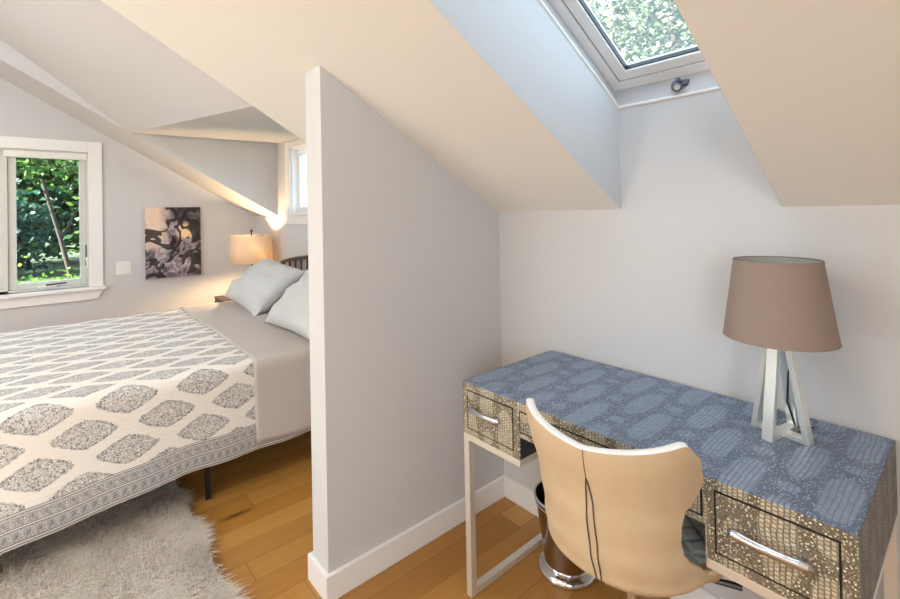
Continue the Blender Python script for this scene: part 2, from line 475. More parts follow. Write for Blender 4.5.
# partition (its top is cut to the slope)
struct(MB().prism([(-PT, 0, 0), (-PT, -PL, 0), (-PT, -PL, S(-PL)), (-PT, 0, H)], (PT, 0, 0)).build('wall_partition', M['wall']))
# sloped ceiling around dormer and skylight
def slope(x0, x1, y0=0., y1=YS): return [(x0, y0, S(y0)), (x1, y0, S(y0)), (x1, y1, S(y1)), (x0, y1, S(y1))]
YT = -1.12                                   # upper end of the shaft
wallpiece('ceiling_slope_left', [slope(GX, DX0 - .001)], nrm * .05, M['wall'])  # wall grey stands for the cooler, dimmer light on this strip
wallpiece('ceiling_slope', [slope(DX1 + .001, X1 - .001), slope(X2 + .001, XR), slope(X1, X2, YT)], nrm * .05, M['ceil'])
# dormer ceiling in two planes, and its cheeks
def Q(x, y): return pa.z + .025 * (x - DX0) - .79 * (y + 1.171)
kq = (Q(DX1, -.905) - pb.z)
qa = Vector((DX0, -1.171 - (ZF - pa.z) / .79, ZF)); qb = Vector((DX1, -.905 - (ZF - pb.z) / .79, ZF))
p0 = Vector((DX0, 0, zP(DX0, 0))); p1 = Vector((DX1, 0, zP(DX1, 0)))
wallpiece('ceiling_dormer', [[p0, p1, pb, pa], [pa, pb, qb, qa]], (0, 0, .06), M['wall'])  # wall grey again, for the dimmer light inside the dormer
wallpiece('wall_dormer_left', [[(DX0, 0, H + .0006), p0, pa + EZ], [pa + EZ, qa, (DX0, YS, ZF)]], (-.05, 0, 0), M['wall'])
wallpiece('wall_dormer_right', [[(DX1, 0, H + .0006), p1, pb + EZ], [pb + EZ, qb, (DX1, YS, ZF)]], (.05, 0, 0), M['wall'])
CW5 = (-2.3, -.5, -3.75, -2.8)  # opening for the added skylight
wallpiece('ceiling_flat', [[(GX, YS, ZF), (CW5[0], YS, ZF), (CW5[0], YF, ZF), (GX, YF, ZF)], [(CW5[1], YS, ZF), (XR, YS, ZF), (XR, YF, ZF), (CW5[1], YF, ZF)],
    [(CW5[0], YS, ZF), (CW5[1], YS, ZF), (CW5[1], CW5[3], ZF), (CW5[0], CW5[3], ZF)], [(CW5[0], CW5[2], ZF), (CW5[1], CW5[2], ZF), (CW5[1], YF, ZF), (CW5[0], YF, ZF)], [qa, qb, (DX1, YS, ZF), (DX0, YS, ZF)]], (0, 0, .06), M['ceil'])
# skylight shaft
dz = HS - H
wallpiece('wall_shaft_left', [[(X1, 0, H + .0006), (X1, YT, S(YT) + .0006), (X1, YT, S(YT) + dz), (X1, 0, HS)]], (-.05, 0, 0), M['wall'])
wallpiece('wall_shaft_right', [[(X2, 0, H + .0006), (X2, YT, S(YT) + .0006), (X2, YT, S(YT) + dz), (X2, 0, HS)]], (.05, 0, 0), M['wall'])
wallpiece('wall_shaft_top', [[(X1, YT, S(YT)), (X2, YT, S(YT)), (X2, YT, S(YT) + dz), (X1, YT, S(YT) + dz)]], (0, -.05, 0), M['wall'])
# bead line and jambs of the skylight, then frame, sash and pane
sl = -YT * NS
w3 = struct(empty('window_3', sk((X1 + X2) / 2, 0, 0)))
mb = MB()
for p, q in ((sk(X1, 0, 0), sk(X2, 0, 0)), (sk(X1, 0, 0), sk(X1, sl, 0)), (sk(X2, 0, 0), sk(X2, sl, 0))):
    mb.tube([p, q], .0065, 8)
mb.build('window_bead', M['bead'], w3, smooth=50)
mb = MB()
o1, s0 = .08, .012
for a, b, c, d in ((sk(X1, 0, 0), sk(X2, 0, 0), sk(SX1, s0, o1), sk(SX0, s0, o1)),
                   (sk(X1, 0, 0), sk(X1, sl, 0), sk(SX0, SLEN, o1), sk(SX0, s0, o1)),
                   (sk(X2, 0, 0), sk(X2, sl, 0), sk(SX1, SLEN, o1), sk(SX1, s0, o1)),
                   (sk(X1, sl, 0), sk(X2, sl, 0), sk(SX1, SLEN, o1), sk(SX0, SLEN, o1))):
    n = (b - a).cross(d - a).normalized(); ctr = (a + b + c + d) / 4; mid = sk((X1 + X2) / 2, sl / 2, .04)
    if n.dot(ctr - mid) < 0: n = -n
    mb.prism([a, b, c, d], n * .03)
mb.build('window_jamb', plain('jamb_grey', (.56, .55, .55, 1), .6, var=.01), w3)
def ring(mb, x0, x1, s0, s1, w, oa, ob):
    for a0, a1, b0, b1 in ((x0, x0+w, s0, s1), (x1-w, x1, s0, s1), (x0+w, x1-w, s0, s0+w), (x0+w, x1-w, s1-w, s1)):
        mb.obox(sk(a0, b0, oa), sk(a1, b0, oa) - sk(a0, b0, oa), sk(a0, b1, oa) - sk(a0, b0, oa), nrm * (ob - oa))
    return mb
ring(MB(), SX0 - .012, SX1 + .012, s0 - .012, SLEN + .012, .048, o1, o1 + .05).build('window_frame', M['vinyl'], w3, bevel=.003)
fs = ring(MB(), SX0 + .030, SX1 - .030, s0 + .030, SLEN - .030, .010, o1 + .008, o1 + .05).build('window_seal', M['hook'], w3)
sash = ring(MB(), SX0 + .040, SX1 - .040, s0 + .040, SLEN - .04, .042, o1 + .004, o1 + .045).build('window_sash', M['vinyl'], w3, bevel=.003)
ring(MB(), SX0 + .080, SX1 - .080, s0 + .080, SLEN - .08, .006, o1 + .012, o1 + .03).build('window_gasket', M['black'], sash)
mb = MB(); a = sk(SX0 + .08, s0 + .08, o1 + .026)
mb.obox(a, sk(SX1 - .08, s0 + .08, o1 + .026) - a, sk(SX0 + .08, SLEN - .08, o1 + .026) - a, nrm * .004).build('window_pane', M['hazyglass'], sash)
# crank operator under the sash
hk = tag(empty('skylight_crank', sk(.862, .004, .04)), 'small dark grey crank fitting with round knob on skylight sill', 'crank')
hx = up_s
hp = sk(.862, .0085, .045)
mb = MB(); mb.obox(hp - Vector((.028, 0, 0)) - nrm * .012, (.056, 0, 0), nrm * .024, hx * .008); mb.build('mounting_plate', M['hook'], hk, bevel=.002)
mb = MB(); mb.tube([hp + hx * .006, hp + hx * .022, hp + hx * .026 + Vector((0, -.004, -.012))], .009, 12); mb.build('stem', M['hook'], hk, smooth=50)
kc = hp + hx * .024 + Vector((-.002, -.006, -.026)); kd = Vector((.45, -.8, -.25)).normalized()
KM = kd.to_track_quat('Z', 'Y').to_matrix()
mb = MB(); mb.lathe([(0, -.012), (.013, -.012), (.0165, -.009), (.0165, .007), (.0135, .010), (0, .010)], kc, 24, KM); mb.build('knob', M['hook'], hk, smooth=50)
mb = MB(); mb.lathe([(0, .0102), (.010, .0102), (.010, .0125), (0, .0128)], kc, 20, KM); o = mb.build('knob_face', M['chrome'], hk, smooth=50)

# baseboards
def baseboard(name, boxes):
    mb = MB()
    for b in boxes: mb.box(*b)
    return struct(mb.build(name, M['trim'], bevel=.003))
bt, bh = .016, .095
baseboard('baseboard_partition', [(0, bt, -PL - bt, -bt, 0, bh), (-PT - bt, -PT, -PL - bt, -bt, 0, bh), (-PT, 0, -PL - bt, -PL, 0, bh)])
baseboard('baseboard_eave', [(0, XR, -bt, 0, 0, bh), (GX, -PT, -bt, 0, 0, bh)])
baseboard('baseboard_gable', [(GX, GX + bt, YF, -bt, 0, bh)])
baseboard('baseboard_right', [(XR - bt, XR, YF, -bt, 0, bh)])

# gable window: double casement
w1 = struct(empty('window_1', (GX, (GW[0] + GW[1]) / 2, GW[2])))
y0, y1, z0, z1 = GW; cw = .097; ct = .022
mb = MB()
mb.box(GX, GX + ct, y1, y1 + cw, z0, z1 + cw - .003); mb.box(GX, GX + ct, y0 - cw, y0, z0, z1 + cw - .003); mb.box(GX, GX + ct, y0, y1, z1, z1 + cw - .003)
mb.build('window_casing', M['trim'], w1, bevel=.003)
MB().box(GX - .1, GX + .05, y0 - cw - .02, y1 + cw + .02, z0 - .03, z0).build('window_sill', M['trim'], w1, bevel=.006)
MB().prism([(GX, y0 - cw, z0 - .03), (GX, y1 + cw, z0 - .03), (GX, y1 + cw - .04, z0 - .112), (GX, y0 - cw + .04, z0 - .112)], (.02, 0, 0)).build('window_apron', M['trim'], w1, bevel=.003)
mb = MB()
mb.box(GX - W, GX - .002, y1 - .012, y1, z0, z1); mb.box(GX - W, GX - .002, y0, y0 + .012, z0, z1); mb.box(GX - W, GX - .002, y0 + .012, y1 - .012, z1 - .012, z1)
ym = (y0 + y1) / 2
mb.box(GX - W, GX - .03, ym - .03, ym + .03, z0, z1 - .012)
mb.box(GX - W, GX - .03, y0 + .012, y1 - .012, z0, z0 + .022)
mb.build('window_frame', M['sash'], w1, bevel=.002)
for k, (a, b) in enumerate(((ym + .03, y1 - .012), (y0 + .012, ym - .03))):
    xs0, xs1 = GX - .10, GX - .055
    rz = (z0 + .022, z1 - .012)
    mb = MB(); st = .05
    mb.box(xs0, xs1, a, a + st, *rz); mb.box(xs0, xs1, b - st, b, *rz)
    mb.box(xs0, xs1, a + st, b - st, rz[0], rz[0] + .05); mb.box(xs0, xs1, a + st, b - st, rz[1] - .05, rz[1])
    s_ = mb.build('window_sash', M['sash'], w1, bevel=.004)
    MB().box(xs0 + .02, xs0 + .026, a + st, b - st, rz[0] + .05, rz[1] - .05).build('window_pane', M['glass'], s_)
    yl = b - .006 if k == 0 else a + .006
    mb = MB(); mb.box(xs1, xs1 + .012, yl - .008, yl + .008, .96, 1.14)
    mb.build('window_latch', M['hook'], s_, bevel=.003)
    mb = MB(); mb.tube([(xs1 + .016, yl, 1.03), (xs1 + .035, yl + .008, .98), (xs1 + .036, yl + .010, .935)], .008, 8)
    mb.build('window_latch_lever', M['blind'], s_, smooth=50)
    yc = (a + b) / 2 + .02
    mb = MB(); mb.box(xs1, xs1 + .03, yc - .10, yc + .03, z0 + .022, z0 + .04); cr = mb.build('window_crank', M['blind'], w1, bevel=.004)
    mb = MB(); mb.bar((xs1 + .032, yc - .045, z0 + .045), (xs1 + .04, yc + .09, z0 + .052), .012, .012, (0, 0, 1)); mb.build('window_crank_handle', M['iron'], cr, bevel=.003)
    MB().box(GX - .048, GX + .004, a - .02, b + .004, z1 - .066, z1 - .013).build('window_blind', M['blind'], w1, bevel=.006)

# dormer window
w2 = struct(empty('window_2', ((WD[0] + WD[1]) / 2, 0, WD[2])))
x0, x1, z0, z1 = WD
mb = MB(); mb.box(x0 - .10, x0, -.022, 0, z0, z1 + .06); mb.box(x1, x1 + .10, -.022, 0, z0, z1 + .03); mb.box(x0, x1, -.022, 0, z1, z1 + .05)
mb.build('window_casing', M['trim'], w2, bevel=.003)
MB().box(x0 - .12, x1 + .12, -.05, .06, z0 - .03, z0).build('window_sill', M['trim'], w2, bevel=.005)
MB().box(x0 - .10, x1 + .10, -.02, 0, z0 - .11, z0 - .03).build('window_apron', M['trim'], w2, bevel=.003)
mb = MB(); mb.box(x0, x0 + .012, .002, W, z0, z1); mb.box(x1 - .012, x1, .002, W, z0, z1); mb.box(x0, x1, .002, W, z1 - .012, z1)
mb.build('window_frame', M['vinyl'], w2)
mb = MB(); st = .045; ya, yb = .05, .09
mb.box(x0 + .012, x0 + .012 + st, ya, yb, z0, z1 - .012); mb.box(x1 - .012 - st, x1 - .012, ya, yb, z0, z1 - .012)
mb.box(x0 + .012 + st, x1 - .012 - st, ya, yb, z0, z0 + st); mb.box(x0 + .012 + st, x1 - .012 - st, ya, yb, z1 - .012 - st, z1 - .012)
s_ = mb.build('window_sash', M['vinyl'], w2, bevel=.004)
MB().box(x0 + .012 + st, x1 - .012 - st, ya + .018, ya + .024, z0 + st, z1 - .012 - st).build('window_pane', M['glass'], s_)
# window behind the camera
w4 = struct(empty('window_4', ((BW[0] + BW[1]) / 2, YF, BW[2])))
mb = MB(); x0, x1, z0, z1 = BW
for a in ((x0, x0 + .05, z0, z1), (x1 - .05, x1, z0, z1), (x0 + .05, x1 - .05, z0, z0 + .05), (x0 + .05, x1 - .05, z1 - .05, z1)):
    mb.box(a[0], a[1], YF - .1, YF - .05, a[2], a[3])
mb.build('window_frame', M['vinyl'], w4)
MB().box(x0 + .05, x1 - .05, YF - .08, YF - .074, z0 + .05, z1 - .05).build('window_pane', M['glass'], w4)

# added flat skylight, out of view, to light the bed top coolly
w5 = struct(empty('added_skylight', ((CW5[0] + CW5[1]) / 2, (CW5[2] + CW5[3]) / 2, ZF)))
mb = MB(); x0, x1, y0, y1 = CW5
mb.box(x0, x0 + .05, y0, y1, ZF + .06, ZF + .14); mb.box(x1 - .05, x1, y0, y1, ZF + .06, ZF + .14); mb.box(x0 + .05, x1 - .05, y0, y0 + .05, ZF + .06, ZF + .14); mb.box(x0 + .05, x1 - .05, y1 - .05, y1, ZF + .06, ZF + .14)
mb.build('window_frame', M['vinyl'], w5)
mb = MB(); z0, z1 = ZF + .14, ZF + .75
mb.box(x0 - .03, x0, y0 - .03, y1 + .03, ZF + .06, z1); mb.box(x1, x1 + .03, y0 - .03, y1 + .03, ZF + .06, z1); mb.box(x0, x1, y0 - .03, y0, ZF + .06, z1); mb.box(x0, x1, y1, y1 + .03, ZF + .06, z1)
mb.build('sun_block_curb', M['trim'], w5)  # unseen upstand, made tall to keep the sun out of the opening
MB().box(x0 + .05, x1 - .05, y0 + .05, y1 - .05, ZF + .1, ZF + .106).build('window_pane', M['glass'], w5)

# ================================================================== DESK
DXa, DXb, DYf, DYb, DT = .307, 1.381, -.53, -.013, .762
PLx, PRx = .571, 1.118
desk = tag(empty('desk', ((DXa + DXb) / 2, (DYf + DYb) / 2, 0)), 'silver crocodile-embossed writing desk with three drawers against the wall', 'desk')
MB().box(DXa, DXb, DYf, DYb, DT - .012, DT).build('desk_top', M['croctop'], desk, bevel=.002)
mb = MB(); zt = DT - .012
mb.box(DXa, PLx, DYf, DYb, .578, zt)
mb.build('pedestal', M['crocfront'], desk)
MB().box(PRx, DXb, DYf, DYb, .578, zt).build('pedestal', M['crocfront'], desk)
MB().box(PLx, PRx, DYf, DYb, .652, zt).build('apron', M['crocfront'], desk)
MB().box(DXb, DXb + .0012, DYf, DYb, .578, DT - .001).build('side_panel', M['crocside'], desk)
MB().box(DXa - .0012, DXa, DYf, DYb, .578, DT - .001).build('side_panel', M['crocside'], desk)
MB().box(PLx, PLx + .001, DYf + .004, DYb - .004, .580, .6515).build('inner_shade', M['navy'], desk)  # thin dark sheet for the shade in the knee space
MB().box(PRx - .001, PRx, DYf + .004, DYb - .004, .580, .6515).build('inner_shade', M['navy'], desk)
# the strip of the top's front edge carries the front's warm-lit colour
MB().box(DXa, DXb, DYf - .0006, DYf, DT - .013, DT - .0015).build('edge_band', M['crocfront'], desk)
def drawer(x0, x1, z0, z1, hx0, hx1, hz):
    d = MB().box(x0 + .004, x1 - .004, DYf - .0016, DYf + .002, z0 + .004, z1 - .004).build('drawer', M['crocfront'], desk)
    mb = MB(); y0, y1 = DYf - .0012, DYf + .001; t = .0042
    mb.box(x0, x1, y0, y1, z0, z0 + t); mb.box(x0, x1, y0, y1, z1 - t, z1); mb.box(x0, x0 + t, y0, y1, z0 + t, z1 - t); mb.box(x1 - t, x1, y0, y1, z0 + t, z1 - t)
    mb.build('inlay_line', M['inlay'], d)
    mb = MB(); L = hx1 - hx0
    n = 16; path = []; rr = []
    for i in range(n + 1):
        a = i / n; path.append((hx0 + L * a, DYf - .020 - .006 * sin(PI * a), hz)); rr.append(.0092 if .14 < a < .86 else .0102)
    mb.tube(path, rr, 12)
    mb.lathe([(0, -.0102), (.006, -.008), (.0102, 0)], (hx0, DYf - .020, hz), 12, Matrix.Rotation(PI/2, 3, 'Y'))
    mb.lathe([(.0102, 0), (.006, .008), (0, .0102)], (hx1, DYf - .020, hz), 12, Matrix.Rotation(PI/2, 3, 'Y'))
    for xx in (hx0 + .012, hx1 - .012): mb.tube([(xx, DYf, hz), (xx, DYf - .02, hz)], .006, 10)
    mb.build('handle', M['nickel'], d, smooth=50)
drawer(.329, .546, .599, .736, .368, .492, .680)
drawer(.572, 1.113, .667, .736, .78, .905, .702)
drawer(1.138, 1.357, .599, .738, 1.180, 1.310, .672)
fr = .022
for xa, xb, xi in ((DXa, PLx, None), (PRx, DXb, None)):
    mb = MB(); z0, z1 = .556, .578
    mb.box(xa, xb, DYf, DYf + fr, z0, z1); mb.box(xa, xb, DYb - fr, DYb, z0, z1)
    mb.box(xa, xa + fr, DYf + fr, DYb - fr, z0, z1); mb.box(xb - fr, xb, DYf + fr, DYb - fr, z0, z1)
    mb.build('frame_rail', M['silver'], desk, bevel=.001)
for xa in (DXa, DXb - .026):
    MB().box(xa, xa + .026, DYf, DYf + .026, 0, .556).build('leg', M['silver'], desk, bevel=.0015)
    MB().box(xa, xa + .026, DYb - .026, DYb, 0, .556).build('leg', M['silver'], desk, bevel=.0015)
    MB().box(xa, xa + .026, DYf + .026, DYb - .026, 0, .024).build('foot_bar', M['silver'], desk, bevel=.0015)

# ================================================================== DESK LAMP
LX, LY = 1.180, -.185
lamp = tag(empty('table_lamp', (LX, LY, DT)), 'table lamp with taupe drum shade and brushed steel crossed legs on desk', 'lamp')
rz = math.radians(-12)
ax1 = Vector((cos(rz), sin(rz), 0)); ax2 = Vector((-sin(rz), cos(rz), 0))
cz = DT; ltop = 1.015
for ax, per, nm in ((ax1, ax2, 'a'), (ax2, ax1, 'b')):
    for sg in (-1, 1):
        b0 = Vector((LX, LY, cz + .008)) + ax * sg * .063; t0 = Vector((LX, LY, ltop)) + ax * sg * .023
        mb = MB(); o = per * .013
        wv = ax * .007
        vs = [b0 - wv - o, b0 + wv - o, b0 + wv + o, b0 - wv + o, t0 - wv - o, t0 + wv - o, t0 + wv + o, t0 - wv + o]
        mb.add([v + (Vector((0, 0, -.0078)) if i < 4 else Vector()) for i, v in enumerate(vs)], [(0,3,2,1),(4,5,6,7),(0,1,5,4),(1,2,6,5),(2,3,7,6),(3,0,4,7)])
        mb.build('leg', M['lampsteel'], lamp, bevel=.001)
    MB().bar(Vector((LX, LY, cz + .0075)) - ax * .062, Vector((LX, LY, cz + .0075)) + ax * .062, .026, .014, per).build('cross_bar', M['lampsteel'], lamp, bevel=.001)
mb = MB(); mb.box(LX - .026, LX + .026, LY - .026, LY + .026, ltop - .004, ltop + .006); mb.build('cap_plate', M['lampsteel'], lamp)
mb = MB(); mb.tube([(LX, LY, ltop), (LX, LY, ltop + .07)], .013, 14); mb.build('socket', M['black'], lamp, smooth=40)
mb = MB(); mb.lathe([(0.012, 0), (.02, .02), (.03, .05), (.028, .07), (.015, .087), (0, .092)], (LX, LY, ltop + .07), 24); mb.build('bulb', M['bulb'], lamp, smooth=60)
zs0, zs1, rs0, rs1 = 1.019, 1.222, .127, .099
mb = MB(); mb.lathe([(rs0, zs0), (rs1, zs1)], (LX, LY, 0), 72); sh = mb.build('lamp_shade', M['shade'], lamp, smooth=60)
mb = MB(); mb.lathe([(rs1 - .002, zs1 - .0005), (rs0 - .002, zs0 + .0005)], (LX, LY, 0), 72); mb.build('shade_lining', M['shadein'], sh, smooth=60)
mb = MB()
mb.lathe([(rs1 - .0022, zs1 - .001), (rs1 + .0008, zs1 - .001), (rs1 + .0008, zs1 + .002), (rs1 - .0022, zs1 + .002), (rs1 - .0022, zs1 - .001)], (LX, LY, 0), 72)
mb.build('shade_trim', M['shade'], sh, smooth=40); mb = MB()
mb.lathe([(rs0 - .0022, zs0 - .002), (rs0 + .0008, zs0 - .002), (rs0 + .0008, zs0 + .001), (rs0 - .0022, zs0 + .001), (rs0 - .0022, zs0 - .002)], (LX, LY, 0), 72)
mb.build('shade_trim', M['shade'], sh, smooth=40)
mb = MB()
for k in range(3):
    a = 2 * PI * k / 3 + .6
    mb.tube([(LX + .016 * cos(a), LY + .016 * sin(a), zs1 - .018), (LX + (rs1 - .002) * cos(a), LY + (rs1 - .002) * sin(a), zs1 - .004)], .0014, 6)
mb.lathe([(.016, -.002), (.018, -.002), (.018, .002), (.016, .002), (.016, -.002)], (LX, LY, zs1 - .018), 24)
for sg in (-1, 1):
    mb.tube([(LX, LY + sg * .012, ltop + .05), (LX, LY + sg * .045, ltop + .09), (LX, LY + sg * .045, ltop + .14), (LX, LY + sg * .012, zs1 - .018)], .0014, 6)
mb.build('shade_harp', M['chrome'], lamp)
mb = MB(); mb.tube([(LX + .01, LY + .005, ltop - .004), (LX + .02, LY - .012, ltop - .03), (LX + .024, LY + .01, ltop - .055), (LX + .012, LY + .03, .92), (LX + .005, LY + .04, .84), (LX + .02, LY + .05, .772), (LX + .05, LY + .1, .765)], .002, 6)
mb.build('cord', M['black'], lamp, smooth=60)

# ================================================================== WASTE BIN
bx, by = .477, -.166
can = tag(empty('waste_bin', (bx, by, 0)), 'round polished smoked-steel waste bin on the floor under the desk', 'waste bin')
mb = MB(); mb.lathe([(.0855, .032), (.0875, .06), (.098, .15), (.1135, .262), (.1165, .277)], (bx, by, 0), 64); mb.build('body', M['can'], can, smooth=60)
mb = MB(); mb.lathe([(.113, .277), (.111, .262), (.094, .15), (.083, .05), (0, .045)], (bx, by, 0), 64); mb.build('liner', M['canin'], can, smooth=60)
mb = MB()
def torus(mb, R, z, r, n=64):
    mb.lathe([(R + r * cos(a), z + r * sin(a)) for a in [2 * PI * k / 10 for k in range(11)]], (bx, by, 0), n)
torus(mb, .1175, .279, .0045); mb.build('rim', M['chrome'], can, smooth=60)
mb = MB(); torus(mb, .1145, .259, .003); mb.build('band', M['chrome'], can, smooth=60)
mb = MB(); mb.lathe([(0, .0), (.106, .0), (.109, .004), (.1095, .012), (.105, .021), (.096, .027), (.090, .030), (.091, .034), (.0905, .039), (.086, .042), (.084, .04)], (bx, by, 0), 64)
mb.build('foot', M['chrome'], can, smooth=60)

# ================================================================== CHAIR
CX, CY, CR = .905, -.470, math.radians(8)
chair = tag(empty('office_chair', (CX, CY, 0), CR), 'tan leather bucket swivel chair with quilted seat at the desk', 'chair')
CM = Matrix.Translation((CX, CY, 0)) @ Matrix.Rotation(CR, 4, 'Z')
def cw_(p): return CM @ Vector(p)
def interp(t, ks):
    for (a, va), (b, vb) in zip(ks, ks[1:]):
        if t <= b:
            u = max(0, (t - a) / (b - a)); u = u * u * (3 - 2 * u); return va + (vb - va) * u
    return ks[-1][1]
ZB = .452
def shell(s, v, off=0.):
    s1 = abs(s)
    tm = math.radians(interp(v, [(0, 84), (.08, 96), (.15, 87), (.22, 67), (.31, 55), (.36, 51), (.45, 48.5), (.53, 48), (.61, 49.5), (.67, 55), (.767, 58.5), (.915, 54.5), (1, 48)]))
    th = s * tm
    ztop = .832 + .036 * (s1 ** 1.2) - .006 * max(0, (s1 - .9) / .1) ** 2
    z = ZB + (ztop - ZB) * v
    zl = ZB + .388 * v
    r = interp(zl, [(.452, .03), (.4545, .095), (.462, .145), (.478, .188), (.512, .220), (.58, .236), (.68, .252), (.84, .285)])
    r = max(r - off, .01)
    z2 = z + off * .9 * max(0, 1 - v / .16)
    k = 1.0 - .10 * (s1 ** 2)
    return (r * k * sin(th) * 1.04, -r * cos(th) * (1.0 if abs(th) < PI/2 else 1.), z2)
nu, nv = 48, 40
def sfn(off): return lambda u, v: cw_(shell(u * 2 - 1, v ** 1.5, off))
TH = .022
MB().grid(sfn(0), nu, nv, flip=False).build('backrest', M['tan'], chair, smooth=60)
MB().grid(sfn(TH), nu, nv, flip=True).build('backrest_lining', M['quilted'], chair, smooth=60)
def edge(name, pts, mat):
    mb = MB(); n = len(pts); K = 5
    vs = []
    for s, v, dx in pts:
        a = Vector(shell(s, v, 0)); b = Vector(shell(s, v, TH)); m = (a + b) / 2; h = (b - a) / 2
        for k in range(K + 1):
            ang = PI * k / K
            vs.append(cw_(m - h * cos(ang) + Vector(dx) * sin(ang)))
    fs = []
    for i in range(n - 1):
        for k in range(K): a = i * (K + 1) + k; fs.append((a, a + 1, a + K + 2, a + K + 1))
    mb.add(vs, fs); return mb.build(name, mat, chair, smooth=70)
edge('top_binding', [(-1 + 2 * i / nu, 1., (0, 0, .004)) for i in range(nu + 1)], M['binding'])
for sg in (-1, 1):
    edge('side_edge', [(sg, (j / nv) ** 1.5, (sg * .003, .004, 0)) for j in range(nv + 1)], M['tan'])
# seam: single stitch that opens into a long dart
def seam(pts):
    mb = MB(); mb.tube([cw_(shell(s, v, -.0012)) for s, v in pts], .0019, 6); return mb
c0 = .02
mb = MB(); mb.tube([cw_(shell(c0, 1 - .02 * i, -.0004)) for i in range(10)], .0011, 6)
for sg in (-1, 1):
    pts = []
    for i in range(25):
        t = i / 24; pts.append((c0 + sg * .042 * sin(PI * t) ** .8, .82 - .74 * t))
    q = seam(pts); mb.add(q.v, q.f)
mb.build('seam', M['seam'], chair, smooth=60)
# seat shell and cushion
def seatr(th):   # plan radius, longer to the front
    f = max(0, -cos(th))
    return .222 + .035 * f ** 1.5
def ringgrid(prof, n=48):
    mb = MB(); vs = []; fs = []
    for rr, z in prof:
        for k in range(n):
            th = 2 * PI * k / n; R = seatr(th) * rr
            b = min(1, max(0, (cos(th) - .15) / .3)); q = R * (1 - .13 * b); vs.append(cw_((q * sin(th), -q * cos(th), z - b * max(0, z - .505) + .016 * b)))
    for i in range(len(prof) - 1):
        for k in range(n): fs.append((i*n+k, i*n+(k+1) % n, (i+1)*n+(k+1) % n, (i+1)*n+k))
    mb.add(vs, fs); return mb
ringgrid([(0.001, .446), (.4, .448), (.62, .455), (.82, .468), (.95, .487), (1.01, .507), (1.035, .528), (1.02, .538), (.99, .531)]).build('seat_shell', M['tan'], chair, smooth=70)
ringgrid([(1.0, .520), (.985, .523), (.93, .522), (.75, .527), (.4, .520), (0.001, .516)]).build('seat', M['quilted'], chair, smooth=70)
mb = MB(); mb.tube([cw_((0, 0, .24)), cw_((0, 0, .447))], .016, 16); mb.build('gas_lift', M['chrome'], chair, smooth=40)
mb = MB(); mb.tube([cw_((0, 0, .10)), cw_((0, 0, .30))], .026, 16); mb.build('column', M['black'], chair, smooth=40)
mb = MB(); mb.lathe([(.05, .422), (.075, .427), (.078, .446), (.02, .447)], cw_((0, 0, 0)), 24)
mb.tube([cw_((.05, .02, .432)), cw_((.14, .05, .425)), cw_((.24, .09, .418))], [.006, .006, .008], 8)
mb.build('tilt_mechanism', M['black'], chair, smooth=40)
mb = MB(); mb.lathe([(0, .075), (.04, .075), (.042, .12), (.028, .13), (0, .13)], cw_((0, 0, 0)), 24)
hub = mb.build('base_hub', M['chrome'], chair, smooth=40)
for k in range(5):
    a = 2 * PI * k / 5 + .35; d = Vector((cos(a), sin(a), 0)); q = Vector((-sin(a), cos(a), 0))
    mb = MB(); vs = []
    for t, w, zt, zb in ((.03, .022, .118, .082), (.27, .013, .082, .064)):
        for sx, z in ((-1, zb), (1, zb), (1, zt), (-1, zt)): vs.append(cw_(d * t + q * w * sx + Vector((0, 0, z))))
    mb.add(vs, [(0,1,2,3),(7,6,5,4),(0,4,5,1),(1,5,6,2),(2,6,7,3),(3,7,4,0)])
    arm = mb.build('base_leg', M['chrome'], chair, bevel=.004)
    mb = MB()
    for sx in (-1, 1):
        c = cw_(d * .262 + q * .014 * sx + Vector((0, 0, .0275)))
        qq = (CM.to_3x3() @ q)
        mb.tube([c - qq * .009, c - qq * .006, c + qq * .006, c + qq * .009], [.022, .027, .027, .022], 18)
    mb.tube([cw_(d * .262 + Vector((0, 0, .03))), cw_(d * .262 + Vector((0, 0, .066)))], .007, 8)
    mb.build('caster', M['black'], arm, smooth=40)

# ================================================================== BED
BX0, BX1 = -2.74, -.90        # outer faces of the bedding
BYH, BYF = -.10, -2.16        # head and foot
BZ = .627
bed = tag(empty('bed', ((BX0 + BX1) / 2, (BYH + BYF) / 2, 0)), 'king bed with dark spindle headboard behind the partition', 'bed')
MB().box(BX0 + .045, BX1 - .045, BYF + .04, BYH, .32, BZ - .025).build('mattress', M['mattress'], bed, bevel=.05, seg=4)
mb = MB(); a, b = BX0 + .03, BX1 - .03
mb.box(a, a + .03, BYF + .03, BYH, .27, .31); mb.box(b - .03, b, BYF + .03, BYH, .27, .31)
mb.box(a + .03, b - .03, BYF + .03, BYF + .06, .27, .31); mb.box(a + .03, b - .03, BYH - .03, BYH, .27, .31)
for k in range(7): mb.box(a + .03, b - .03, BYF + .25 + k * .26, BYF + .30 + k * .26, .29, .31)
mb.build('frame', M['darkmetal'], bed)
for xx in (a + .012, (a + b) / 2, b - .012):
    for yy in (-1.085, -2.1, -.14):
        mb = MB(); mb.box(xx - .011, xx + .011, yy - .011, yy + .011, .0105 if yy < -2 and xx > -1.5 else 0, .27); mb.build('leg', M['darkmetal'], bed)
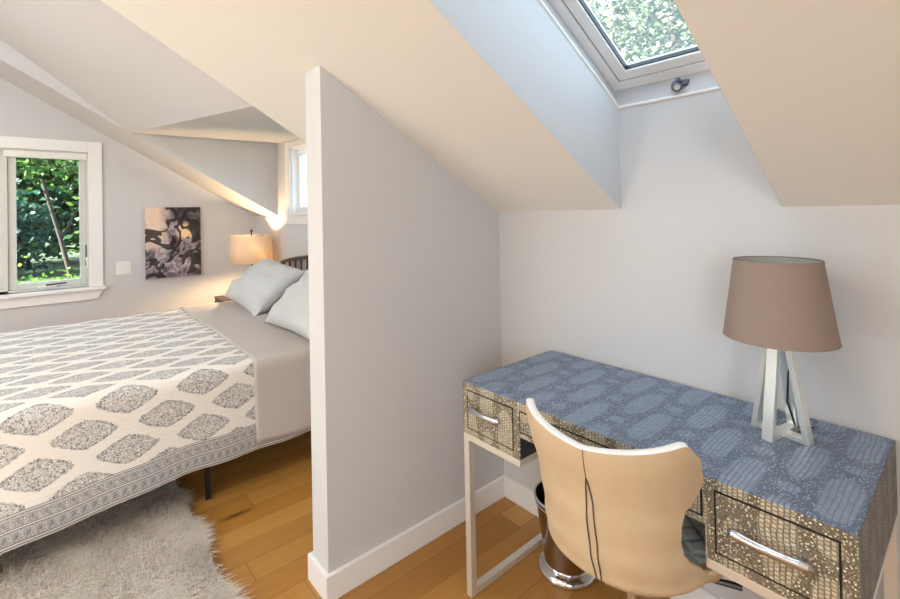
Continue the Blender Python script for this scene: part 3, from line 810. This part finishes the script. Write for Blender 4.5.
# headboard
hb = None
mb = MB(); hy = -.05
path = [(-2.76, hy, .30), (-2.76, hy, .80), (-2.752, hy, .875), (-2.725, hy, .915), (-2.67, hy, .945)]
for i in range(1, 9):
    t = i / 8; path.append((-2.67 + t * .85, hy, .945 + .085 * sin(t * PI / 2)))
right = [(2 * -1.82 - p[0], p[1], p[2]) for p in path[:-1]][::-1]
full = path + right
mb.tube(full, .017, 10)
mb.tube([(-2.76, hy, .56), (-.88, hy, .56)], .011, 8)
hb = mb.build('headboard', M['iron'], bed, smooth=50)
def archz(x):
    for p, q in zip(full, full[1:]):
        if p[0] <= x <= q[0] and q[0] > p[0]: return p[2] + (q[2] - p[2]) * (x - p[0]) / (q[0] - p[0])
    return .9
for k in range(1, 15):
    xx = -2.76 + k * .1253
    mb = MB(); mb.tube([(xx, hy, .56), (xx, hy, archz(xx))], .009, 8); mb.build('spindle', M['iron'], hb, smooth=50)
for xx in (-2.76, -.88):
    mb = MB(); mb.tube([(xx, hy, 0), (xx, hy, .31)], .017, 10); mb.build('headboard_post', M['iron'], bed, smooth=50)

# quilt: profile across the bed, drawn along it
def hem_z(y, side):
    t = (y + .58) / (-1.8 + .58)
    z = .190 + t * (.119 - .190) + .022 * sin(PI * min(1, max(0, t))) + .003 * sin(y * 9.3) + .003 * sin(y * 21 + 1)
    return max(z, .10)
def profile(y, off, zl, zr):
    """points from near hem over the top to far hem with arc coordinate w (metres, =z on the near side)"""
    R = .055; P = []
    xn, xf, zt = BX1 + off, BX0 - off, BZ + off
    n = 14
    for i in range(n):
        t = i / n; z = zl + (zt - R - zl) * t
        flare = .018 * (1 - t) ** 2 * (1 + .2 * sin(y * 6.1)) + .003 * sin(y * 17) * (1 - t)
        P.append((xn + flare, z, z - off, z - zl))
    w0 = zt - R - off
    for i in range(8):
        a = PI / 2 * i / 8; P.append((xn - R + R * cos(a), zt - R + R * sin(a), w0 + R * a, zt - R + R * a - zl))
    w1 = w0 + R * PI / 2; L = (xn - R) - (xf + R); m = 40
    for i in range(m + 1):
        t = i / m; x = xn - R - L * t
        P.append((x, zt + .004 * sin(x * 5 + y * 3) * sin(t * PI), w1 + L * t, 1.))
    w2 = w1 + L
    for i in range(1, 9):
        a = PI / 2 * i / 8; P.append((xf + R - R * sin(a), zt - R + R * cos(a), w2 + R * a, zt - R + R - zr))
    for i in range(1, n + 1):
        t = i / n; z = zt - R + (zr - zt + R) * t; P.append((xf - .018 * t * t, z, w2 + R * PI / 2 + (zt - R - z), z - zr))
    return P
def drape(name, mat, y0, y1, ny, off, zlf, zrf, th, foot=False):
    vs, fs, uvs, hems = [], [], [], []
    ys = [y0 + (y1 - y0) * j / ny for j in range(ny + 1)]
    rows = [(y, 0., None) for y in ys]
    for j, y in enumerate(ys):
        P = profile(y, off, zlf(y), zrf(y))
        for x, z, w, hb_ in P: vs.append((x, y, z)); uvs.append((y, w)); hems.append(hb_)
    n = len(P)
    if foot:
        for k in range(1, 11):
            t = k / 10; P = profile(y1, off, zlf(y1), zrf(y1))
            for x, z, w, hb_ in P:
                zl = zlf(y1); zz = z - (z - zl) * (t if z > zl else 0); d = .05 * sin(min(1, t * 3) * PI / 2)
                vs.append((x, y1 - d, zz)); uvs.append((y1 - d - t * .45, w)); hems.append(min(hb_, zz - zl + .001))
    nr = len(vs) // n
    for j in range(nr - 1):
        for i in range(n - 1):
            q = j * n + i; fs.append((q, q + 1, q + n + 1, q + n))
    me = bpy.data.meshes.new(name); me.from_pydata(vs, [], fs); me.update(); me.materials.append(mat)
    u1 = me.uv_layers.new(name='UVMap'); u2 = me.uv_layers.new(name='Hem')
    for l in me.loops:
        u1.data[l.index].uv = uvs[l.vertex_index]; u2.data[l.index].uv = (hems[l.vertex_index], 0)
    me.polygons.foreach_set('use_smooth', [True] * len(me.polygons))
    o = bpy.data.objects.new(name, me); C.objects.link(o)
    m = o.modifiers.new('thick', 'SOLIDIFY'); m.thickness = th; m.offset = 1
    return o
tag(drape('quilt', M['quilt'], -.14, BYF, 110, 0., lambda y: hem_z(y, 0), lambda y: .15, .006, True),
    'white bed quilt printed with navy medallions and banded border', 'quilt')
tag(drape('top_sheet', M['sheet'], -.12, -.876, 40, .0085, lambda y: .215 + .008 * sin(y * 12), lambda y: .25, .007),
    'taupe top sheet folded back over the quilt below the pillows', 'sheet')

# pillows
def pillow(name, label, w, h, t, M4, seed):
    r = random.Random(seed); ph = [r.uniform(0, 6) for _ in range(6)]
    mb = MB(); n = 28
    def pt(u, v, sg):
        a, b = u * 2 - 1, v * 2 - 1
        e = max(0, (1 - abs(a) ** 2.6)) ** .55 * max(0, (1 - abs(b) ** 2.6)) ** .55
        pin = 1 - .07 * (1 - abs(a) ** 2) * abs(b) ** 3; pin2 = 1 - .07 * (1 - abs(b) ** 2) * abs(a) ** 3
        wr = .009 * sin(5 * a + ph[0] + 3 * b) + .007 * sin(9 * b + ph[1] - 4 * a) + .009 * sin(14 * a * b + ph[2]) + .004 * sin(17 * (a + b) + ph[3])
        return M4 @ Vector((a * w / 2 * pin2, b * h / 2 * pin, sg * (t / 2 * e + wr * e)))
    mb.grid(lambda u, v: pt(u, v, 1), n, n); mb.grid(lambda u, v: pt(u, v, -1), n, n, flip=True)
    bm_v = {}; remap = []; vs = []
    for v in mb.v:
        k = tuple(round(c, 5) for c in v)
        if k not in bm_v: bm_v[k] = len(vs); vs.append(v)
        remap.append(bm_v[k])
    fs = [tuple(dict.fromkeys(remap[i] for i in f)) for f in mb.f]
    mb.v = vs; mb.f = [f for f in fs if len(f) > 2]
    return tag(mb.build(name, M['pillow'], smooth=80), label, 'pillow', 'bed pillows')
def lean(cx, cy, cz, tilt, rz, roll=0):
    return Matrix.Translation((cx, cy, cz)) @ Matrix.Rotation(rz, 4, 'Z') @ Matrix.Rotation(tilt, 4, 'X') @ Matrix.Rotation(roll, 4, 'Z')
pillow('pillow', 'pale grey pillow on the window side of the bed, left of the other', .84, .48, .24, lean(-2.30, -.36, .81, math.radians(38), math.radians(3), math.radians(-5)), 3)
pillow('pillow', 'pale grey pillow nearest the partition, half hidden by its edge', .84, .52, .24, lean(-1.22, -.38, .83, math.radians(41), math.radians(-2), math.radians(2)), 8)

# ================================================================== NIGHTSTAND + BEDSIDE LAMP
NX0, NX1, NY0, NY1, NZ = -3.27, -2.80, -.49, -.03, .607
ns = tag(empty('nightstand', ((NX0 + NX1) / 2, (NY0 + NY1) / 2, 0)), 'dark wooden nightstand in the corner beside the bed', 'nightstand')
MB().box(NX0, NX1, NY0, NY1, NZ - .014, NZ).build('nightstand_top', M['darkwood'], ns, bevel=.003)
MB().box(NX0 + .003, NX1 - .003, NY0 + .004, NY1, .20, NZ - .014).build('cabinet', M['darkwood'], ns, bevel=.002)
for z0, z1 in ((.22, .385), (.40, .565)):
    d = MB().box(NX0 + .03, NX1 - .03, NY0 - .006, NY0 + .004, z0, z1).build('drawer', M['darkwood'], ns, bevel=.002)
    mb = MB(); mb.lathe([(0, .02), (.012, .018), (.013, .010), (.006, .0)], ((NX0 + NX1) / 2, NY0 - .006, (z0 + z1) / 2), 14, Matrix.Rotation(PI / 2, 3, 'X')); mb.build('knob', M['iron'], d, smooth=60)
for xx in (NX0 + .02, NX1 - .05):
    for yy in (NY0 + .03, NY1 - .04): MB().box(xx, xx + .03, yy, yy + .03, 0, .20).build('leg', M['darkwood'], ns)
BLX, BLY = -2.97, -.232
bl = tag(empty('bedside_lamp', (BLX, BLY, NZ)), 'lit bedside lamp with cream drum shade on the nightstand', 'lamp')
mb = MB(); mb.lathe([(0, 0), (.075, 0), (.075, .012), (.03, .02), (.045, .06), (.06, .11), (.05, .17), (.022, .22), (.014, .24), (0, .24)], (BLX, BLY, NZ), 32); mb.build('base', M['ceramic'], bl, smooth=50)
mb = MB(); mb.tube([(BLX, BLY, NZ + .23), (BLX, BLY, NZ + .36)], .007, 10); mb.build('stem', M['iron'], bl, smooth=50)
sz0, sz1, sr0, sr1 = .932, 1.185, .186, .178
mb = MB(); mb.lathe([(sr0, sz0), (sr1, sz1)], (BLX, BLY, 0), 64); mb.build('lamp_shade', M['litshade'], bl, smooth=60, solid=.002)
mb = MB()
for k in range(3):
    a = 2 * PI * k / 3; mb.tube([(BLX, BLY, sz1 - .01), (BLX + sr1 * .99 * cos(a), BLY + sr1 * .99 * sin(a), sz1 - .006)], .002, 6)
mb.tube([(BLX, BLY, sz1 - .012), (BLX, BLY, sz1 + .045)], [.004, .006], 8)
mb.lathe([(0, 0), (.010, .004), (.012, .014), (.008, .022), (0, .026)], (BLX, BLY, sz1 + .03), 12)
mb.build('finial', M['iron'], bl, smooth=50)
mb = MB(); mb.lathe([(0, -.03), (.015, -.025), (.03, .01), (.022, .035), (0, .045)], (BLX, BLY, 1.015), 20); mb.build('bulb', M['glow'], bl, smooth=60)

# ================================================================== PICTURE, SWITCH
py0, py1, pz0, pz1 = -.997, -.533, .795, 1.466
tag(MB().box(GX + .001, GX + .034, py0, py1, pz0, pz1).build('wall_picture', M['painting'], bevel=.002),
    'dark abstract canvas painting on the wall between window and lamp', 'picture')
sw = tag(empty('light_switch', (GX, -1.163, .915)), 'white double light switch plate on wall beside the window', 'light switch')
MB().box(GX, GX + .006, -1.222, -1.106, .857, .974).build('plate', M['switch'], sw, bevel=.002)
for yy in (-1.187, -1.141):
    mb = MB(); mb.prism([(GX + .006, yy - .016, .883), (GX + .006, yy - .016, .949), (GX + .012, yy - .016, .949), (GX + .0075, yy - .016, .883)], (0, .032, 0)); mb.build('rocker', M['switch'], sw, bevel=.001)

# ================================================================== RUG
RX0, RX1, RY0, RY1 = -1.7, .02, -2.75, -1.185
rug = tag(empty('rug', ((RX0 + RX1) / 2, (RY0 + RY1) / 2, 0)), 'cream shaggy faux-fur rug on floor beside and under the bed', 'rug')
MB().box(RX0, RX1, RY0, RY1, .0, .010).build('backing', M['rugback'], rug)
def fur(n):
    x = rng.uniform(RX0, RX1, n); y = rng.uniform(RY0, RY1, n)
    k = n // 12; y[:k] = RY1 - np.abs(rng.normal(0, .02, k))
    clump = np.sin(x * 17 + 2.2 * np.sin(y * 13)) + np.cos(y * 19 + 1.7 * np.sin(x * 11))
    ang = .35 + clump * .45 + rng.normal(0, .45, n); L = rng.uniform(.048, .085, n)
    ln = np.clip(.75 + .15 * clump + rng.normal(0, .22, n), .25, 1.25)
    dx, dy = np.cos(ang) * ln, np.sin(ang) * ln
    hz = np.sqrt(np.clip(1.7 - ln ** 2, .10, 2)) * .55
    w = rng.uniform(.0013, .0026, n)
    px, py_ = -np.sin(ang) * w, np.cos(ang) * w
    b = np.stack([x, y, np.full(n, .006)], 1)
    d1 = np.stack([dx * L * .4, dy * L * .4, hz * L * .75], 1); d2 = np.stack([dx * L, dy * L, hz * L * .95], 1)
    p = np.stack([px, py_, np.zeros(n)], 1)
    V = np.stack([b - p, b + p, b + d1 + p * .8, b + d1 - p * .8, b + d2], 1).reshape(-1, 3)
    V[:, 2] = np.maximum(V[:, 2], .006)
    i = np.arange(n) * 5
    me = bpy.data.meshes.new('pile')
    F = [t for k in i.tolist() for t in ((k, k+1, k+2, k+3), (k+3, k+2, k+4))]
    me.from_pydata(V.tolist(), [], F); me.update(); me.materials.append(M['fur'])
    me.polygons.foreach_set('use_smooth', [True] * len(me.polygons))
    o = bpy.data.objects.new('pile', me); C.objects.link(o); o.parent = rug; o.matrix_parent_inverse = wm(rug).inverted()
    return o
fur(60000)

# ================================================================== OUTSIDE
GZ = -.4
struct(MB().box(-60, 40, .6, 60, GZ - .1, GZ).add([], []).build('ground', M['lawn']))
struct(MB().box(-60, -4.2, -60, .6, GZ - .1, GZ).build('ground_side', M['lawn']))
def tree(name, label, x, y, h, crowns, nleaf, lsize, mat, trunk=None, seed=0):
    g = np.random.default_rng(seed)
    t = tag(empty(name, (x, y, GZ)), label, 'tree' if 'tree' in name else 'shrub')
    cs = np.array(crowns, float); vol = cs[:, 3] * cs[:, 4] * cs[:, 5]
    idx = g.choice(len(cs), nleaf, p=vol / vol.sum())
    d = g.normal(size=(nleaf, 3)); d /= np.linalg.norm(d, axis=1)[:, None]; rr = g.uniform(.25, 1, nleaf) ** .5
    # leaves gather in sprays
    ns = max(20, nleaf // 14); sp = g.integers(0, ns, nleaf); jit = g.normal(size=(nleaf, 3)) * lsize * 1.6
    P = cs[idx, :3] + d * rr[:, None] * cs[idx, 3:6]
    P = P[sp] * .75 + P * .25 + jit
    P[:, 2] = np.maximum(P[:, 2], lsize)
    a = g.normal(size=(nleaf, 3)); a[:, 2] *= .6; a /= np.linalg.norm(a, axis=1)[:, None]
    b = np.cross(a, g.normal(size=(nleaf, 3))); b /= np.linalg.norm(b, axis=1)[:, None]
    L = g.uniform(.6, 1.2, nleaf)[:, None] * lsize
    V = np.stack([P - a * L * .5, P + b * L * .28, P + a * L * .5, P - b * L * .28], 1).reshape(-1, 3) + np.array([x, y, GZ])
    me = bpy.data.meshes.new('foliage'); me.from_pydata(V.tolist(), [], [(k*4, k*4+1, k*4+2, k*4+3) for k in range(nleaf)]); me.update(); me.materials.append(mat)
    o = bpy.data.objects.new('foliage', me); C.objects.link(o); o.parent = t; o.matrix_parent_inverse = wm(t).inverted()
    mb = MB()
    for pth, r0, r1 in (trunk or [([(0, 0, 0), (0, 0, h * .6)], .08, .04)]):
        m = len(pth); mb.tube([Vector(p) + Vector((x, y, GZ)) for p in pth], [r0 + (r1 - r0) * i / (m - 1) for i in range(m)], 8)
    mb.build('trunk', M['bark'], t, smooth=60)
    return t
# beyond the gable window
tree('garden_tree', 'small garden tree with leaning dark trunk seen through gable window', -12.5, -1.55, 5,
     [(0, .3, 4.2, 1.8, 2.2, 1.0), (.3, -1.2, 3.0, 1.0, 1.0, .6), (0, 1.0, 2.7, .9, 1.0, .5), (0, -.5, 3.3, 1.2, 1.6, .5)], 3400, .13, M['leaf'],
     [([(0, .24, 0), (0, .16, .6), (0, .02, 1.3), (0, -.12, 1.9), (0, -.3, 2.7)], .06, .03), ([(0, .02, 1.3), (0, .35, 2.1), (0, .6, 2.9)], .03, .012)], 1)
tree('leafy_shrub', 'broad blue-green shrub behind the leaning tree in the garden', -18.5, -3.9, 3, [(0, 1.2, 1.3, 1.4, 1.3, 1.3), (0, -1.0, 1.6, 1.4, 1.5, 1.4)], 4600, .27, M['leafblue'], None, 2)
tree('leafy_shrub', 'bright green shrub right of the leaning trunk in the garden', -17.5, .3, 3, [(0, 0, 1.2, 1.3, 1.4, 1.2), (0, 1.8, 1.6, 1.4, 1.3, 1.3)], 4600, .26, M['leaf'], None, 3)
tree('tall_tree', 'tall dense tree filling the back of the garden view', -24, -.5, 8, [(0, 0, 4.6, 2.5, 4.5, 2.6), (0, -2, 4.0, 2.4, 2.4, 3.4), (0, 3, 4.0, 2.4, 3, 3.4), (0, 0, 2, 2, 4.4, 2)], 11000, .48, M['leaf'], None, 4)
tree('tall_tree', 'dark tree standing furthest left behind garden shrubs', -22, -10.5, 7, [(0, 0, 4, 2.2, 2.6, 3.6)], 4000, .42, M['leafblue'], None, 5)
M['leafsun'] = mk_leaf('sunlit_leaves', (.03, .11, .012, 1), (.08, .20, .02, 1), (.16, .30, .03, 1))
tree('low_shrub', 'low bright yellow-green shrub just below the gable window', -9.2, -1.3, .8, [(0, 0, .42, .5, .9, .26), (0, -1.3, .40, .5, .8, .26)], 1500, .10, M['leafsun'], [([(0, 0, 0), (0, 0, .3)], .02, .01)], 11)
# beyond the skylight
tree('backyard_tree', 'nearer pale green tree seen through the skylight', -2.6, 8.0, 8,
     [(0, 0, 5.2, 2.2, 1.6, 1.5), (1.6, .2, 6.4, 1.6, 1.4, 1.2), (-1.8, .3, 6.2, 1.6, 1.4, 1.3), (0.4, 0, 7.2, 1.6, 1.3, 1.2), (.8, 0, 4.0, 1.6, 1.3, 1.1)], 6000, .16, M['leafpale'], [([(0, 0, 0), (.1, 0, 3), (0, 0, 6)], .16, .06)], 6)
tree('backyard_tree', 'larger tree further back beyond the skylight', -5.6, 11.0, 9,
     [(0, 0, 5.6, 2.6, 1.8, 2.4), (2.2, 0, 7.6, 2.0, 1.6, 1.5)], 4200, .22, M['leafpale'], [([(0, 0, 0), (.1, 0, 3), (0, 0, 7)], .18, .06)], 7)

# ================================================================== LIGHT
wd = bpy.data.worlds.new('World'); bpy.context.scene.world = wd; wd.use_nodes = True
bg = wd.node_tree.nodes['Background']; bg.inputs[0].default_value = (.66, .82, 1, 1); bg.inputs[1].default_value = 3.6
sn = bpy.data.lights.new('sun', 'SUN'); sn.energy = 62; sn.angle = math.radians(.6); sn.color = (1, .93, .82)
so = bpy.data.objects.new('sun', sn); C.objects.link(so)
el = math.radians(29); az = Vector((0, 1, 0)).normalized()
d = Vector((az.x * cos(el), az.y * cos(el), -sin(el))); so.rotation_euler = d.to_track_quat('-Z', 'Y').to_euler(); so.location = (0, -12, 8)
def area(name, loc, direction, sx, sy, power, col):
    l = bpy.data.lights.new(name, 'AREA'); l.shape = 'RECTANGLE'; l.size = sx; l.size_y = sy; l.energy = power; l.color = col
    o = bpy.data.objects.new(name, l); C.objects.link(o); o.location = loc; o.rotation_euler = Vector(direction).to_track_quat('-Z', 'Z').to_euler()
    return o
area('window_daylight', (XR - .01, (RW[0] + RW[1]) / 2, (RW[2] + RW[3]) / 2), (-1, 0, -.05), RW[1] - RW[0], RW[3] - RW[2], 50, (1, .95, .88))
area('rear_window_daylight', ((BW[0] + BW[1]) / 2, YF + .03, (BW[2] + BW[3]) / 2), (0, 1, -.05), .9, .5, 14, (1, .98, .95))
area('added_skylight_fill', ((CW5[0] + CW5[1]) / 2, (CW5[2] + CW5[3]) / 2, ZF + .05), (0, .35, -1), 1.6, .8, 32, (.86, .93, 1))  # added cool light for the bed top, in the added skylight
area('added_ceiling_fill', (.6, -3.3, ZF - .05), (0, 0, -1), .5, .5, 22, (1, .88, .72))  # added warm fill out of view, no fixture there

# ================================================================== CAMERA
cam = bpy.data.cameras.new('camera'); co = bpy.data.objects.new('camera', cam); C.objects.link(co)
yaw, pitch, roll, f, pyy = .8616, .0101, -.0197, 461.022, 207.4607
fw = Vector((-sin(yaw) * cos(pitch), cos(yaw) * cos(pitch), sin(pitch))); rt = Vector((cos(yaw), sin(yaw), 0)); up = rt.cross(fw)
r2 = rt * cos(roll) + up * sin(roll); u2 = -rt * sin(roll) + up * cos(roll)
m = Matrix((r2, u2, -fw)).transposed().to_4x4(); m.translation = Vector((1.5473, -1.6384, 1.3667)); co.matrix_world = m
cam.sensor_width = 36; cam.sensor_fit = 'HORIZONTAL'; cam.lens = f / 900 * 36; cam.shift_y = -(299.5 - pyy) / 900; cam.clip_start = .02
sc = bpy.context.scene; sc.camera = co
sc.view_settings.view_transform = 'Standard'; sc.view_settings.look = 'None'; sc.view_settings.exposure = .21; sc.view_settings.gamma = 1
sc.view_settings.use_curve_mapping = False
sc.cycles.max_bounces = 10; sc.cycles.diffuse_bounces = 6; sc.cycles.transparent_max_bounces = 12
sc.cycles.use_denoising = True
sc.cycles.sample_clamp_indirect = 6
